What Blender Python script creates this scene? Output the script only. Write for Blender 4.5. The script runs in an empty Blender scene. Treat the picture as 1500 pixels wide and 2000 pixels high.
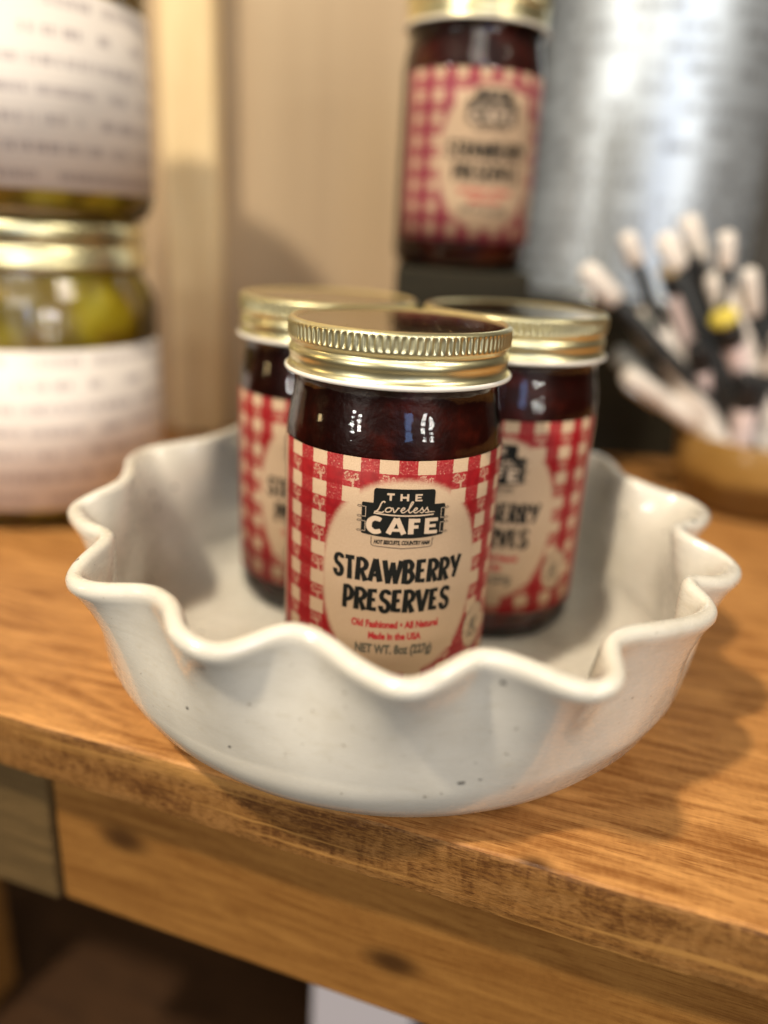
import bpy, bmesh, math, random
from mathutils import Vector, Matrix, noise as mnoise
random.seed(7)
sc = bpy.context.scene
PI = math.pi

# ------------------------------------------------------------------ camera
P_, R_ = 0.35364, 0.05734
cam = bpy.data.cameras.new('camera')
camo = bpy.data.objects.new('camera', cam)
sc.collection.objects.link(camo)
fwd = Vector((0, math.cos(P_), -math.sin(P_)))
r0 = Vector((1, 0, 0)); u0 = Vector((0, math.sin(P_), math.cos(P_)))
cr = math.cos(R_) * r0 + math.sin(R_) * u0
cu = -math.sin(R_) * r0 + math.cos(R_) * u0
m = Matrix((cr, cu, -fwd)).transposed().to_4x4()
m.translation = Vector((0, 0, 0.1517))
camo.matrix_world = m
cam.sensor_fit = 'VERTICAL'; cam.sensor_height = 24
cam.lens = 24 * 1515.2 / 2000
cam.clip_start = 0.01; cam.clip_end = 50
cam.dof.use_dof = True
cam.dof.focus_distance = 0.2185
cam.dof.aperture_fstop = 1.85
cam.dof.aperture_blades = 0
sc.camera = camo

# ------------------------------------------------------------------ world and lamps
w = bpy.data.worlds.new('World'); sc.world = w; w.use_nodes = True
wn = w.node_tree.nodes; wl = w.node_tree.links
bg = wn['Background']
tc = wn.new('ShaderNodeTexCoord'); sx = wn.new('ShaderNodeSeparateXYZ')
rp = wn.new('ShaderNodeValToRGB')
wl.new(tc.outputs['Generated'], sx.inputs[0]); wl.new(sx.outputs['Z'], rp.inputs[0])
rp.color_ramp.elements[0].position = 0.0; rp.color_ramp.elements[0].color = (0.14, 0.10, 0.06, 1)
rp.color_ramp.elements[1].position = 0.55; rp.color_ramp.elements[1].color = (0.62, 0.54, 0.42, 1)
wl.new(rp.outputs[0], bg.inputs[0]); bg.inputs[1].default_value = 0.26

def lamp(name, loc, target, size, power, col, shape='DISK', sy=None):
    l = bpy.data.lights.new(name, 'AREA'); l.shape = shape; l.size = size
    if sy: l.size_y = sy
    l.energy = power; l.color = col
    o = bpy.data.objects.new(name, l); sc.collection.objects.link(o)
    o.location = loc
    d = Vector(target) - Vector(loc)
    o.rotation_euler = d.to_track_quat('-Z', 'Y').to_euler()
    return o
B0 = Vector((0.006, 0.262, 0.03))
kd = Vector((-0.03, -0.03, 0.062)).normalized()
lamp('ceiling_spot', B0 + kd * 1.5, B0, 0.08, 21, (1.0, 0.86, 0.66))
lamp('front_fill', (0.1, -1.5, 1.1), (0, 0.3, 0.05), 0.8, 10, (1.0, 0.93, 0.81), 'SQUARE')  # added soft fill from behind the camera, brightens the bowl front
lamp('post_fill', (1.0, -0.35, 1.25), (-0.1, 0.4, 0.1), 0.45, 8, (1.0, 0.90, 0.74))  # added fill from front right, lifts the pickle jars' shadow on the post
# far shop lamps : the bright clusters reflected on the glass
for dx, dz in ((0, 0), (0.42, -0.02), (0.02, -0.40), (0.43, -0.42)):
    lamp('shop_lamp', (1.45 + dx, -2.35 + dx * 0.5, 0.80 + dz), (0, 0.25, 0.1), 0.25, 4.0, (1.0, 0.95, 0.88))
for dx, dz in ((0, 0), (0.3, -0.25), (0.02, -0.5)):
    lamp('shop_lamp', (-2.15 + dx, -1.95 - dx, 0.85 + dz), (0, 0.25, 0.1), 0.22, 6.5, (1.0, 0.95, 0.88))
lamp('warm_lamp', (-1.7, 0.1, 0.45), (0, 0.25, 0.1), 0.12, 2.5, (1.0, 0.72, 0.35), 'RECTANGLE', 0.5)
lamp('window_light', (0.70, -2.5, 0.8), (0.1, 0.4, 0.15), 0.34, 5, (0.30, 0.52, 1.0), 'RECTANGLE', 1.0)

sc.view_settings.view_transform = 'Standard'
sc.view_settings.look = 'None'
sc.view_settings.exposure = 0.08
sc.view_settings.gamma = 1.0
sc.view_settings.use_curve_mapping = False
sc.cycles.max_bounces = 10
sc.cycles.transparent_max_bounces = 16

# ------------------------------------------------------------------ node helper
class NX:
    """tiny expression builder over shader math nodes"""
    def __init__(s, t, sock): s.t = t; s.s = sock
    def _m(s, op, b=None, c=None, clamp=False):
        n = s.t.nodes.new('ShaderNodeMath'); n.operation = op; n.use_clamp = clamp
        for i, v in enumerate((s, b, c)):
            if v is None: continue
            if isinstance(v, NX): s.t.links.new(v.s, n.inputs[i])
            else: n.inputs[i].default_value = v
        return NX(s.t, n.outputs[0])
    def __add__(s, b): return s._m('ADD', b)
    def __radd__(s, b): return s._m('ADD', b)
    def __sub__(s, b): return s._m('SUBTRACT', b)
    def __rsub__(s, b): return (s * -1) + b
    def __mul__(s, b): return s._m('MULTIPLY', b)
    def __rmul__(s, b): return s._m('MULTIPLY', b)
    def __truediv__(s, b): return s._m('DIVIDE', b)
    def fract(s): return s._m('FRACT')
    def floor(s): return s._m('FLOOR')
    def abs(s): return s._m('ABSOLUTE')
    def sqrt(s): return s._m('SQRT')
    def pw(s, b): return s._m('POWER', b)
    def lt(s, b): return s._m('LESS_THAN', b)
    def gt(s, b): return s._m('GREATER_THAN', b)
    def mn(s, b): return s._m('MINIMUM', b)
    def mx(s, b): return s._m('MAXIMUM', b)
    def ss(s, a, b):
        n = s.t.nodes.new('ShaderNodeMapRange'); n.interpolation_type = 'SMOOTHSTEP'
        s.t.links.new(s.s, n.inputs[0]); n.inputs[1].default_value = a; n.inputs[2].default_value = b
        return NX(s.t, n.outputs[0])

class Mat:
    def __init__(s, name, color=(0.8, 0.8, 0.8), rough=0.5, **kw):
        s.m = bpy.data.materials.new(name); s.m.use_nodes = True
        s.t = s.m.node_tree; s.b = s.t.nodes['Principled BSDF']
        s.b.inputs['Base Color'].default_value = (*color, 1); s.b.inputs['Roughness'].default_value = rough
        for k, v in kw.items(): s.b.inputs[k.replace('_', ' ')].default_value = v
    def coord(s, kind='Object', scale=(1, 1, 1), rot=(0, 0, 0), loc=(0, 0, 0)):
        c = s.t.nodes.new('ShaderNodeTexCoord'); mp = s.t.nodes.new('ShaderNodeMapping')
        s.t.links.new(c.outputs[kind], mp.inputs[0])
        mp.inputs['Scale'].default_value = scale; mp.inputs['Rotation'].default_value = rot
        mp.inputs['Location'].default_value = loc
        return mp.outputs[0]
    def noise(s, vec, scale=5, detail=4, rough=0.55, dist=0.0):
        n = s.t.nodes.new('ShaderNodeTexNoise'); s.t.links.new(vec, n.inputs['Vector'])
        n.inputs['Scale'].default_value = scale; n.inputs['Detail'].default_value = detail
        n.inputs['Roughness'].default_value = rough; n.inputs['Distortion'].default_value = dist
        return NX(s.t, n.outputs[0])
    def mix(s, f, a, b):
        n = s.t.nodes.new('ShaderNodeMix'); n.data_type = 'RGBA'
        if isinstance(f, NX): s.t.links.new(f.s, n.inputs[0])
        else: n.inputs[0].default_value = f
        for i, v in ((6, a), (7, b)):
            if isinstance(v, tuple): n.inputs[i].default_value = (*v, 1)
            else: s.t.links.new(v, n.inputs[i])
        return n.outputs[2]
    def ramp(s, f, stops):
        n = s.t.nodes.new('ShaderNodeValToRGB'); s.t.links.new(f.s, n.inputs[0])
        e = n.color_ramp.elements
        while len(e) < len(stops): e.new(0.5)
        for k, (p, c) in enumerate(stops): e[k].position = p; e[k].color = (*c, 1)
        return n.outputs[0]
    def color(s, sock): s.t.links.new(sock, s.b.inputs['Base Color'])
    def rough(s, nx): s.t.links.new(nx.s, s.b.inputs['Roughness'])
    def bump(s, nx, strength=0.3, dist=0.001, coat=False):
        n = s.t.nodes.new('ShaderNodeBump'); s.t.links.new(nx.s, n.inputs['Height'])
        n.inputs['Strength'].default_value = strength; n.inputs['Distance'].default_value = dist
        s.t.links.new(n.outputs[0], s.b.inputs['Normal'])
        if coat: s.t.links.new(n.outputs[0], s.b.inputs['Coat Normal'])
        return n
    def sep(s, vec):
        n = s.t.nodes.new('ShaderNodeSeparateXYZ'); s.t.links.new(vec, n.inputs[0])
        return [NX(s.t, o) for o in n.outputs]

# ------------------------------------------------------------------ materials
def wood(name, light, dark, ring=(1, 9, 9), grain=1.0, rough=0.5, streak=0.5, knots=()):
    M = Mat(name, rough=rough)
    v = M.coord('Object', (ring[0], ring[1], ring[2]))
    big = M.noise(v, 5, 3, 0.5, 0.8)
    along = (ring[0] > ring[2])
    def st(a, b): return (b, b, a) if along else (a, b, b)
    fine = M.noise(M.coord('Object', st(24, 620)), 3, 5, 0.7)
    mid = M.noise(M.coord('Object', st(5, 85)), 3, 4, 0.6, 0.3)
    pores = M.noise(M.coord('Object', st(110, 1900)), 1, 2, 0.6)
    blot = M.noise(M.coord('Object'), 22, 4, 0.6)
    mott = M.noise(M.coord('Object', (2.4, 1, 1)), 260, 3, 0.6)
    rings = (big * 9 + fine * 0.5).fract()
    rings = (rings - 0.5).abs() * 2
    f = rings * 0.26 + fine * 0.75 * grain + mid * 1.15 + blot * 0.40 + mott * 0.30 - 1.02
    f = f - (pores.ss(0.42, 0.34) * 0.28)
    col = M.ramp(f, [(0.08, dark), (0.42, tuple((a + b) / 2 for a, b in zip(light, dark))), (0.8, light)])
    for (kx, ky, kz, kr) in knots:
        x, y, z = M.sep(M.coord('Object', (1, 1, 1)))
        d = (((x - kx) * 0.55).pw(2) + (y - ky).pw(2) + (z - kz).pw(2)).sqrt() + (fine - 0.5) * 0.0012
        col = M.mix(d.ss(kr * 1.9, kr * 0.3), col, tuple(c * 0.35 for c in dark))
    M.color(col)
    M.bump(fine * 0.7 + pores * 0.5 + mott * 0.5, 0.35, 0.0006)
    M.b.inputs['Specular IOR Level'].default_value = 0.3
    return M

m_board = wood('shelf_pine_stained', (0.70, 0.355, 0.115), (0.24, 0.090, 0.020), (1.3, 8, 8), rough=0.42, knots=((0.0479, 0.0010, -0.001, 0.0024),))
# sawn front edge : same wood, rougher, darker stain soaked into the end of the fibres
m_edge = wood('sawn_edge_stained', (0.28, 0.115, 0.024), (0.08, 0.028, 0.006), (1.0, 14, 22), grain=1.0, rough=0.6)
def saw(M):
    # chatter bands left by the saw across short dark fibres
    band = M.noise(M.coord('Object', (210, 30, 95)), 1, 3, 0.6, 1.2)
    dash = M.noise(M.coord('Object', (330, 600, 2300)), 1, 3, 0.7)
    area = M.noise(M.coord('Object', (26, 60, 120)), 1, 3, 0.6)
    vein = M.noise(M.coord('Object', (7, 10, 330)), 1, 3, 0.5)
    f = dash * 0.95 + band * 0.5 + area * 0.85 - 1.15
    c_ = M.ramp(f + 0.5, [(0.32, (0.30, 0.145, 0.042)), (0.48, (0.22, 0.098, 0.024)), (0.66, (0.095, 0.034, 0.006))])
    lines = M.noise(M.coord('Object', (12, 30, 900)), 1, 3, 0.6)
    c_ = M.mix(lines.ss(0.50, 0.62) * 0.45, c_, (0.26, 0.115, 0.025))
    c_ = M.mix(vein.ss(0.56, 0.68) * 0.7, c_, (0.44, 0.225, 0.060))
    M.color(c_)
    M.bump(dash * 0.8 + band * 0.8, 0.5, 0.0005)
saw(m_edge)
m_rail = wood('rail_pine', (0.34, 0.16, 0.038), (0.19, 0.075, 0.014), (1, 7, 7), rough=0.55, knots=((-0.0965, 0.016, -0.0552, 0.0045), (0.0066, 0.016, -0.0705, 0.0042)))
m_block = wood('weathered_block', (0.17, 0.105, 0.04), (0.09, 0.055, 0.020), rough=0.6)
m_dark = wood('dark_stained_wood', (0.030, 0.024, 0.012), (0.012, 0.010, 0.005), rough=0.8)
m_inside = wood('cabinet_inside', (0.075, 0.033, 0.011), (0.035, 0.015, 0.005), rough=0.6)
m_post = wood('pale_pine_post', (0.90, 0.73, 0.45), (0.80, 0.60, 0.32), (7, 7, 1), rough=0.5)
M = Mat('beige_wall', rough=0.8)
x, y, z = M.sep(M.coord('Object'))
n = M.noise(M.coord('Object', (14, 14, 0.7)), 2, 3)
M.color(M.mix(n.ss(0.2, 0.8), (0.42, 0.31, 0.195), (0.50, 0.385, 0.25)))
m_wall = M
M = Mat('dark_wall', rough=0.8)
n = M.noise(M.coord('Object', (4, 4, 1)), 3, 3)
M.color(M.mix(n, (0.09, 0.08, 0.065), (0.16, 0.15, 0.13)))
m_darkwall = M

# white glazed stoneware
M = Mat('cream_glaze', rough=0.3, Coat_Weight=0.85, Coat_Roughness=0.08)
x, y, z = M.sep(M.coord('Object'))
n1 = M.noise(M.coord('Object'), 28, 5, 0.6)
n2 = M.noise(M.coord('Object', (1, 1, 3.5)), 160, 4, 0.6)
n3 = M.noise(M.coord('Object'), 520, 2, 0.5)
n5 = M.noise(M.coord('Object', (1, 1, 1), (0, 0, 0), (3, 1, 2)), 210, 1, 0.4)
c = M.mix(n1.ss(0.3, 0.7), (0.68, 0.64, 0.555), (0.80, 0.765, 0.68))
c = M.mix(n2.ss(0.52, 0.70) * 0.38, c, (0.60, 0.55, 0.44))
c = M.mix(n3.gt(0.735) * 0.7, c, (0.16, 0.12, 0.07))
c = M.mix(n5.gt(0.77) * 0.85, c, (0.05, 0.045, 0.04))
thr2 = M.noise(M.coord('Object', (0.25, 0.25, 5)), 110, 3, 0.6)
c = M.mix(thr2.ss(0.55, 0.75) * 0.30, c, (0.60, 0.555, 0.46))
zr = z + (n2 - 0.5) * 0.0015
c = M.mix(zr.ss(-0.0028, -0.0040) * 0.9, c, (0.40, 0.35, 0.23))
M.color(c)
M.rough(n2.ss(0.3, 0.8) * 0.25 + 0.2)
thr = ((z * 420 + n1 * 1.5).fract() - 0.5).abs()
soft = M.noise(M.coord('Object'), 30, 1, 0.3)
M.bump(soft, 0.12, 0.0012)
bp = M.t.nodes.new('ShaderNodeBump'); bp.inputs['Strength'].default_value = 0.25; bp.inputs['Distance'].default_value = 0.001
M.t.links.new((soft * 1.5 + M.noise(M.coord('Object'), 120, 1, 0.4) * 0.22).s, bp.inputs['Height'])
M.t.links.new(bp.outputs[0], M.b.inputs['Coat Normal'])
m_bowl = M

# lid
def gold(name, col, rough):
    M = Mat(name, col, rough, Metallic=1.0)
    n = M.noise(M.coord('Object', (1, 1, 6)), 90, 4, 0.6)
    M.rough(n * 0.12 + rough - 0.05)
    M.bump(M.noise(M.coord('Object'), 300, 3, 0.6), 0.08, 0.0004)
    return M
m_gold = gold('gold_lacquered_tin', (0.84, 0.78, 0.48), 0.32)
m_goldtop = gold('gold_lid_top', (0.60, 0.52, 0.30), 0.10)
s_ = m_goldtop
sc_n = s_.noise(s_.coord('Object', (1, 0.12, 1), (0, 0, 0.6)), 900, 2, 0.5)
s_.rough(sc_n.ss(0.60, 0.75) * 0.12 + 0.10)
m_liner = Mat('white_liner', (0.82, 0.79, 0.74), 0.3, Coat_Weight=0.4)

# clear glass as a thin reflecting shell
def shell_glass(name, tint, ior=1.5, bumpy=0.16, rough=0.015):
    mt = bpy.data.materials.new(name); mt.use_nodes = True
    t = mt.node_tree; t.nodes.clear()
    out = t.nodes.new('ShaderNodeOutputMaterial'); mx = t.nodes.new('ShaderNodeMixShader')
    tr = t.nodes.new('ShaderNodeBsdfTransparent'); gl = t.nodes.new('ShaderNodeBsdfGlossy')
    fr = t.nodes.new('ShaderNodeFresnel'); fr.inputs[0].default_value = ior
    tr.inputs[0].default_value = (*tint, 1); gl.inputs['Roughness'].default_value = rough
    co = t.nodes.new('ShaderNodeTexCoord')
    mp = t.nodes.new('ShaderNodeMapping'); mp.inputs['Scale'].default_value = (1, 1, 2.4)
    nz = t.nodes.new('ShaderNodeTexNoise'); nz.inputs['Scale'].default_value = 80; nz.inputs['Detail'].default_value = 1.2
    bp = t.nodes.new('ShaderNodeBump'); bp.inputs['Strength'].default_value = bumpy; bp.inputs['Distance'].default_value = 0.002
    t.links.new(co.outputs['Object'], mp.inputs[0]); t.links.new(mp.outputs[0], nz.inputs['Vector'])
    t.links.new(nz.outputs[0], bp.inputs['Height'])
    for n_ in (gl, fr): t.links.new(bp.outputs[0], n_.inputs['Normal'])
    t.links.new(fr.outputs[0], mx.inputs[0]); t.links.new(tr.outputs[0], mx.inputs[1]); t.links.new(gl.outputs[0], mx.inputs[2])
    t.links.new(mx.outputs[0], out.inputs[0])
    class G: pass
    g = G(); g.m = mt; return g
m_glass = shell_glass('jar_glass', (0.94, 0.92, 0.90))
m_amberglass = shell_glass('amber_glass', (0.85, 0.55, 0.18), 1.5, 0.15)

M = Mat('strawberry_preserves', rough=0.35, Specular_IOR_Level=0.25)
n = M.noise(M.coord('Object'), 130, 4, 0.6)
n2 = M.noise(M.coord('Object'), 45, 3, 0.6)
M.color(M.mix((n * 0.5 + n2 * 0.5).ss(0.45, 0.68), (0.034, 0.0028, 0.0015), (0.14, 0.014, 0.006)))
M.b.inputs['Subsurface Weight'].default_value = 0.15
M.b.inputs['Subsurface Radius'].default_value = (0.004, 0.0006, 0.0003)
M.bump(n * 1.0 + M.noise(M.coord('Object'), 420, 3, 0.6) * 0.5, 0.35, 0.0010)
m_jam = M

M = Mat('pickles_in_brine', rough=0.3, Coat_Weight=0.6, Coat_Roughness=0.1)
n = M.noise(M.coord('Object'), 30, 3, 0.5)
vz = M.t.nodes.new('ShaderNodeTexVoronoi'); vz.inputs['Scale'].default_value = 55
M.t.links.new(M.coord('Object', (1, 1, 0.7)), vz.inputs['Vector'])
vd = NX(M.t, vz.outputs['Distance'])
c = M.ramp(n, [(0.35, (0.50, 0.30, 0.02)), (0.5, (0.68, 0.55, 0.03)), (0.62, (0.80, 0.72, 0.08))])
c = M.mix(vd.ss(0.35, 0.7) * 0.7, c, (0.22, 0.14, 0.010))
M.color(c); M.bump(vd * -1.0, 0.8, 0.004)
m_pickle = M

m_ink = Mat('black_ink', (0.009, 0.010, 0.009), 0.6, Specular_IOR_Level=0.15)
m_red_ink = Mat('red_ink', (0.42, 0.02, 0.03), 0.6, Specular_IOR_Level=0.15)
m_cream = Mat('cream_print', (0.62, 0.47, 0.34), 0.6)
m_greyink = Mat('grey_ink', (0.09, 0.085, 0.065), 0.6, Specular_IOR_Level=0.15)

KRAFT = (0.60, 0.44, 0.30)
def gingham(name='gingham_label_paper', reds=((0.205, 0.0035, 0.007), (0.275, 0.006, 0.010))):
    M = Mat(name, rough=0.5, Specular_IOR_Level=0.18)
    uvn = M.t.nodes.new('ShaderNodeUVMap'); uvn.uv_map = 'UVMap'
    X, Y, _ = M.sep(uvn.outputs[0])
    s = X * 1000; zz = Y * 1000
    cv = M.t.nodes.new('ShaderNodeCombineXYZ')
    M.t.links.new(s.s, cv.inputs[0]); M.t.links.new(zz.s, cv.inputs[1]); vec = cv.outputs[0]
    jag = M.noise(vec, 1.1, 3, 0.6); jag2 = M.noise(vec, 0.9, 3, 0.6, 1.0)
    sj = s + (jag - 0.5) * 0.55; zj = zz + (jag2 - 0.5) * 0.45
    cu_ = ((sj + 3.7 + 110) / 11).fract() * 11          # mm inside the repeat
    cv_ = ((zj - 75.5 + 97.5) / 9.75).fract() * 9.75
    inx = cu_.lt(5.5); iny = cv_.lt(4.7)
    square = inx * iny
    # rooster doodle above each light square
    ax = ((s + 3.7 + 110) / 11).fract() * 11; ay = ((zz - 75.5 + 97.5) / 9.75).fract() * 9.75
    wob = (M.noise(vec, 1.3, 3, 0.6) - 0.5) * 2.6
    d1 = ((ax - 1.75 + wob).pw(2) + ((ay - 7.9 + wob * 0.7) * 0.85).pw(2)).sqrt()
    ring = (d1 - 1.15).abs().lt(0.17) * M.noise(vec, 0.6, 2, 0.5).gt(0.42)
    dots = (M.noise(vec, 1.7, 3, 0.7)).gt(0.52) * d1.lt(1.15)
    tail = (((ax - 4.2 + wob * 0.8) * 1.6).pw(2) + (ay - 7.9).pw(2)).sqrt()
    tail = (tail - 0.9).abs().lt(0.24)
    body = (((ax - 3.0 + wob * 0.5) * 0.85).pw(2) + ((ay - 6.8) * 1.1).pw(2)).sqrt().lt(0.62)
    stem = (ax - 3.3 + wob * 0.25).abs().lt(0.34) * ay.lt(6.7) * ay.gt(4.6)
    cell = inx * ay.gt(4.6)
    rooster = ring.mx(dots * 0.75).mx(tail).mx(body).mx(stem) * cell * (M.noise(vec, 2.4, 3, 0.7).ss(0.36, 0.5) * 0.8)
    # speckle on the single-stripe cells to the right of each square and around the roosters
    sp = M.noise(vec, 1.6, 3, 0.65)
    speck = sp.ss(0.58, 0.68) * ((1 - inx) * iny * 1.0).mx(cell * 0.45) * 0.7
    light = square.mx(rooster).mx(speck)
    # soft egg-shaped clearing in the middle, plain borders
    dd = ((s - 4.8) / 25).abs().pw(2.25) + ((zz - 51.5) / 31.5).abs().pw(2.25)
    clear = (dd + (jag - 0.5) * 0.12).ss(1.14, 0.93)
    border = s.lt(-42.0).mx(s.gt(51.0))
    bd = (((s - 35.0) / 6.4).pw(2) + ((zz - 30.5) / 8.0).pw(2)).sqrt()
    badge = bd.lt(1.0)
    light = light.mx(clear).mx(border).mx(badge)
    red_n = M.noise(vec, 0.35, 3, 0.6)
    red = M.mix(red_n.ss(0.3, 0.7), *reds)
    red = M.mix(((1 - inx) * iny).mx(cell) * sp.ss(0.35, 0.65) * 0.35, red, (0.45, 0.085, 0.085))
    fib = M.noise(vec, 3.5, 4, 0.7); fl = M.noise(vec, 1.6, 5, 0.8, 1.5)
    kr = M.mix(fib.ss(0.36, 0.64), (0.42, 0.295, 0.19), (0.55, 0.405, 0.28))
    kr = M.mix(fl.ss(0.56, 0.70) * 0.6, kr, (0.36, 0.25, 0.155))
    col = M.mix(light, red, kr)
    col = M.mix(badge * M.noise(vec, 0.8, 3, 0.6).ss(0.45, 0.62) * 0.55, col, (0.13, 0.11, 0.08))
    M.color(col)
    M.bump(fib, 0.12, 0.0003)
    return M
m_label = gingham()
m_label_dimmed = gingham('dimmed_label_paper', ((0.20, 0.028, 0.050), (0.26, 0.040, 0.065)))  # same label, reds dulled: the far jar's dim surroundings put into the colour

def printed(name, base, ink, rows, u0, words=6.0, warm=None, rowh=0.5, metal=0, rough=0.5):
    """light surface printed with rows of small unreadable marks"""
    M = Mat(name, rough=rough, Metallic=metal)
    uvn = M.t.nodes.new('ShaderNodeUVMap'); uvn.uv_map = 'UVMap'
    X, Y, _ = M.sep(uvn.outputs[0])
    r = Y * rows; row = r.floor(); fr = r.fract()
    cv = M.t.nodes.new('ShaderNodeCombineXYZ')
    M.t.links.new((X * words * 14).s, cv.inputs[0]); M.t.links.new((row * 7.31).s, cv.inputs[1])
    a = M.noise(cv.outputs[0], 1.0, 3, 0.7)
    cv2 = M.t.nodes.new('ShaderNodeCombineXYZ')
    M.t.links.new((X * words * 1.3).s, cv2.inputs[0]); M.t.links.new((row * 3.77).s, cv2.inputs[1])
    b = M.noise(cv2.outputs[0], 1.0, 1, 0.5)
    mk = (fr - 0.5).abs().lt(rowh * 0.5) * a.ss(0.40, 0.56) * b.ss(u0 - 0.04, u0 + 0.04)
    big = M.noise(M.coord('Object'), 12, 3)
    c = M.mix(big, base, warm or base)
    M.color(M.mix(mk * 0.8, c, ink))
    return M
m_picklelabel = printed('pickle_label_paper', (0.76, 0.71, 0.68), (0.36, 0.31, 0.32), 7, 0.42, 14, (0.80, 0.73, 0.66), 0.36)
m_canister = printed('canister_print', (0.60, 0.67, 0.74), (0.16, 0.17, 0.19), 30, 0.46, 16, (0.68, 0.76, 0.84), 0.5, 0.7, 0.42)  # bluish base tint painted in to make the reflected streak bluer
m_white = Mat('white_plastic', (0.80, 0.74, 0.68), 0.4)
m_pinkwhite = Mat('pinkish_white_plastic', (0.78, 0.64, 0.63), 0.4)
m_blackp = Mat('black_plastic', (0.012, 0.013, 0.015), 0.35)
m_charcoal = Mat('charcoal_plastic', (0.022, 0.025, 0.027), 0.5)
m_yellow = Mat('yellow_plastic', (0.68, 0.55, 0.08), 0.35)
m_goldp = Mat('tan_ring', (0.38, 0.27, 0.12), 0.4)
m_paper = Mat('white_box_card', (0.78, 0.72, 0.74), 0.7)
m_honey = Mat('amber_filling', (0.30, 0.12, 0.012), 0.3)

# ------------------------------------------------------------------ mesh helpers
def link(name, me, mat=None, parent=None, smooth=True):
    o = bpy.data.objects.new(name, me); sc.collection.objects.link(o)
    if mat is not None:
        for mm in (mat if isinstance(mat, (list, tuple)) else [mat]): me.materials.append(mm.m)
    if parent: o.parent = parent
    if smooth: me.polygons.foreach_set('use_smooth', [True] * len(me.polygons))
    return o
def mesh(name, vs, fs, mat=None, parent=None, smooth=True, midx=None):
    me = bpy.data.meshes.new(name); me.from_pydata(vs, [], fs); me.update()
    o = link(name, me, mat, parent, smooth)
    if midx: me.polygons.foreach_set('material_index', midx)
    return o
def thing(name, loc, label, cat, group=None, rz=0):
    o = bpy.data.objects.new(name, None); sc.collection.objects.link(o)
    o.empty_display_size = 0.01
    o.location = loc; o.rotation_euler = (0, 0, rz)
    return tag(o, label, cat, group)
def tag(o, label=None, cat=None, group=None, kind=None):
    if label: o['label'] = label
    if cat: o['category'] = cat
    if group: o['group'] = group
    if kind: o['kind'] = kind
    return o
def lathe(name, prof, mat, parent=None, n=96, mod=None, close=False):
    """prof : list of (r, z); closed on the axis where r == 0"""
    vs, fs = [], []; k = len(prof)
    for i in range(n):
        a = 2 * PI * i / n
        for (r, z) in prof:
            rr = r if mod is None else r + mod(a, z, r)
            vs.append((rr * math.sin(a), -rr * math.cos(a), z))
    for i in range(n):
        j = (i + 1) % n
        for q in range(k - 1):
            fs.append((i * k + q, j * k + q, j * k + q + 1, i * k + q + 1))
    me = bpy.data.meshes.new(name); me.from_pydata(vs, [], fs)
    bm = bmesh.new(); bm.from_mesh(me)
    bmesh.ops.remove_doubles(bm, verts=bm.verts, dist=1e-7)
    bmesh.ops.recalc_face_normals(bm, faces=bm.faces)
    bm.to_mesh(me); bm.free()
    return link(name, me, mat, parent)
def box(name, x0, x1, y0, y1, z0, z1, mat, parent=None, bev=0.001, seg=2, loc=None, rz=0):
    bm = bmesh.new(); bmesh.ops.create_cube(bm, size=1)
    for v in bm.verts:
        v.co = Vector((x0 + (v.co.x + .5) * (x1 - x0), y0 + (v.co.y + .5) * (y1 - y0), z0 + (v.co.z + .5) * (z1 - z0)))
    if bev: bmesh.ops.bevel(bm, geom=bm.edges[:], offset=bev, segments=seg, affect='EDGES', profile=0.5)
    me = bpy.data.meshes.new(name); bm.to_mesh(me); bm.free()
    o = link(name, me, mat, parent, False)
    if loc: o.location = loc
    o.rotation_euler = (0, 0, rz)
    return o
def rod(name, a, b, ra, rb, mat, parent=None, n=20, round_=0.35):
    """tapered round rod from a to b with rounded ends"""
    a = Vector(a); b = Vector(b); L = (b - a).length
    e = min(ra, rb) * round_
    prof = [(0, 0), (ra - e, 0), (ra - e * .3, e * .3), (ra, e), (rb, L - e), (rb - e * .3, L - e * .3), (rb - e, L), (0, L)]
    o = lathe(name, prof, mat, parent, n)
    q = (b - a).to_track_quat('Z', 'Y').to_matrix().to_4x4(); q.translation = a
    o.data.transform(q)
    return o

# ================================================================== THE SETTING
SH = -0.006                                  # top of the shelf board
RZ = math.atan(-0.3131)
wall = box('wall_back', -0.9, 0.060, 0, 0.02, SH + 0.0006, 1.2, m_wall, loc=(0, 0.60, 0), bev=0)
tag(wall, kind='structure')
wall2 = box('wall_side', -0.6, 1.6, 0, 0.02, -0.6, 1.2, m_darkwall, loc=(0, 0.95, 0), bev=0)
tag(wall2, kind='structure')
fl = box('floor', -1.5, 1.5, -1.5, 1.5, -0.02, 0, m_dark, loc=(0, 0.2, -0.62), bev=0)
tag(fl, kind='structure')

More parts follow.
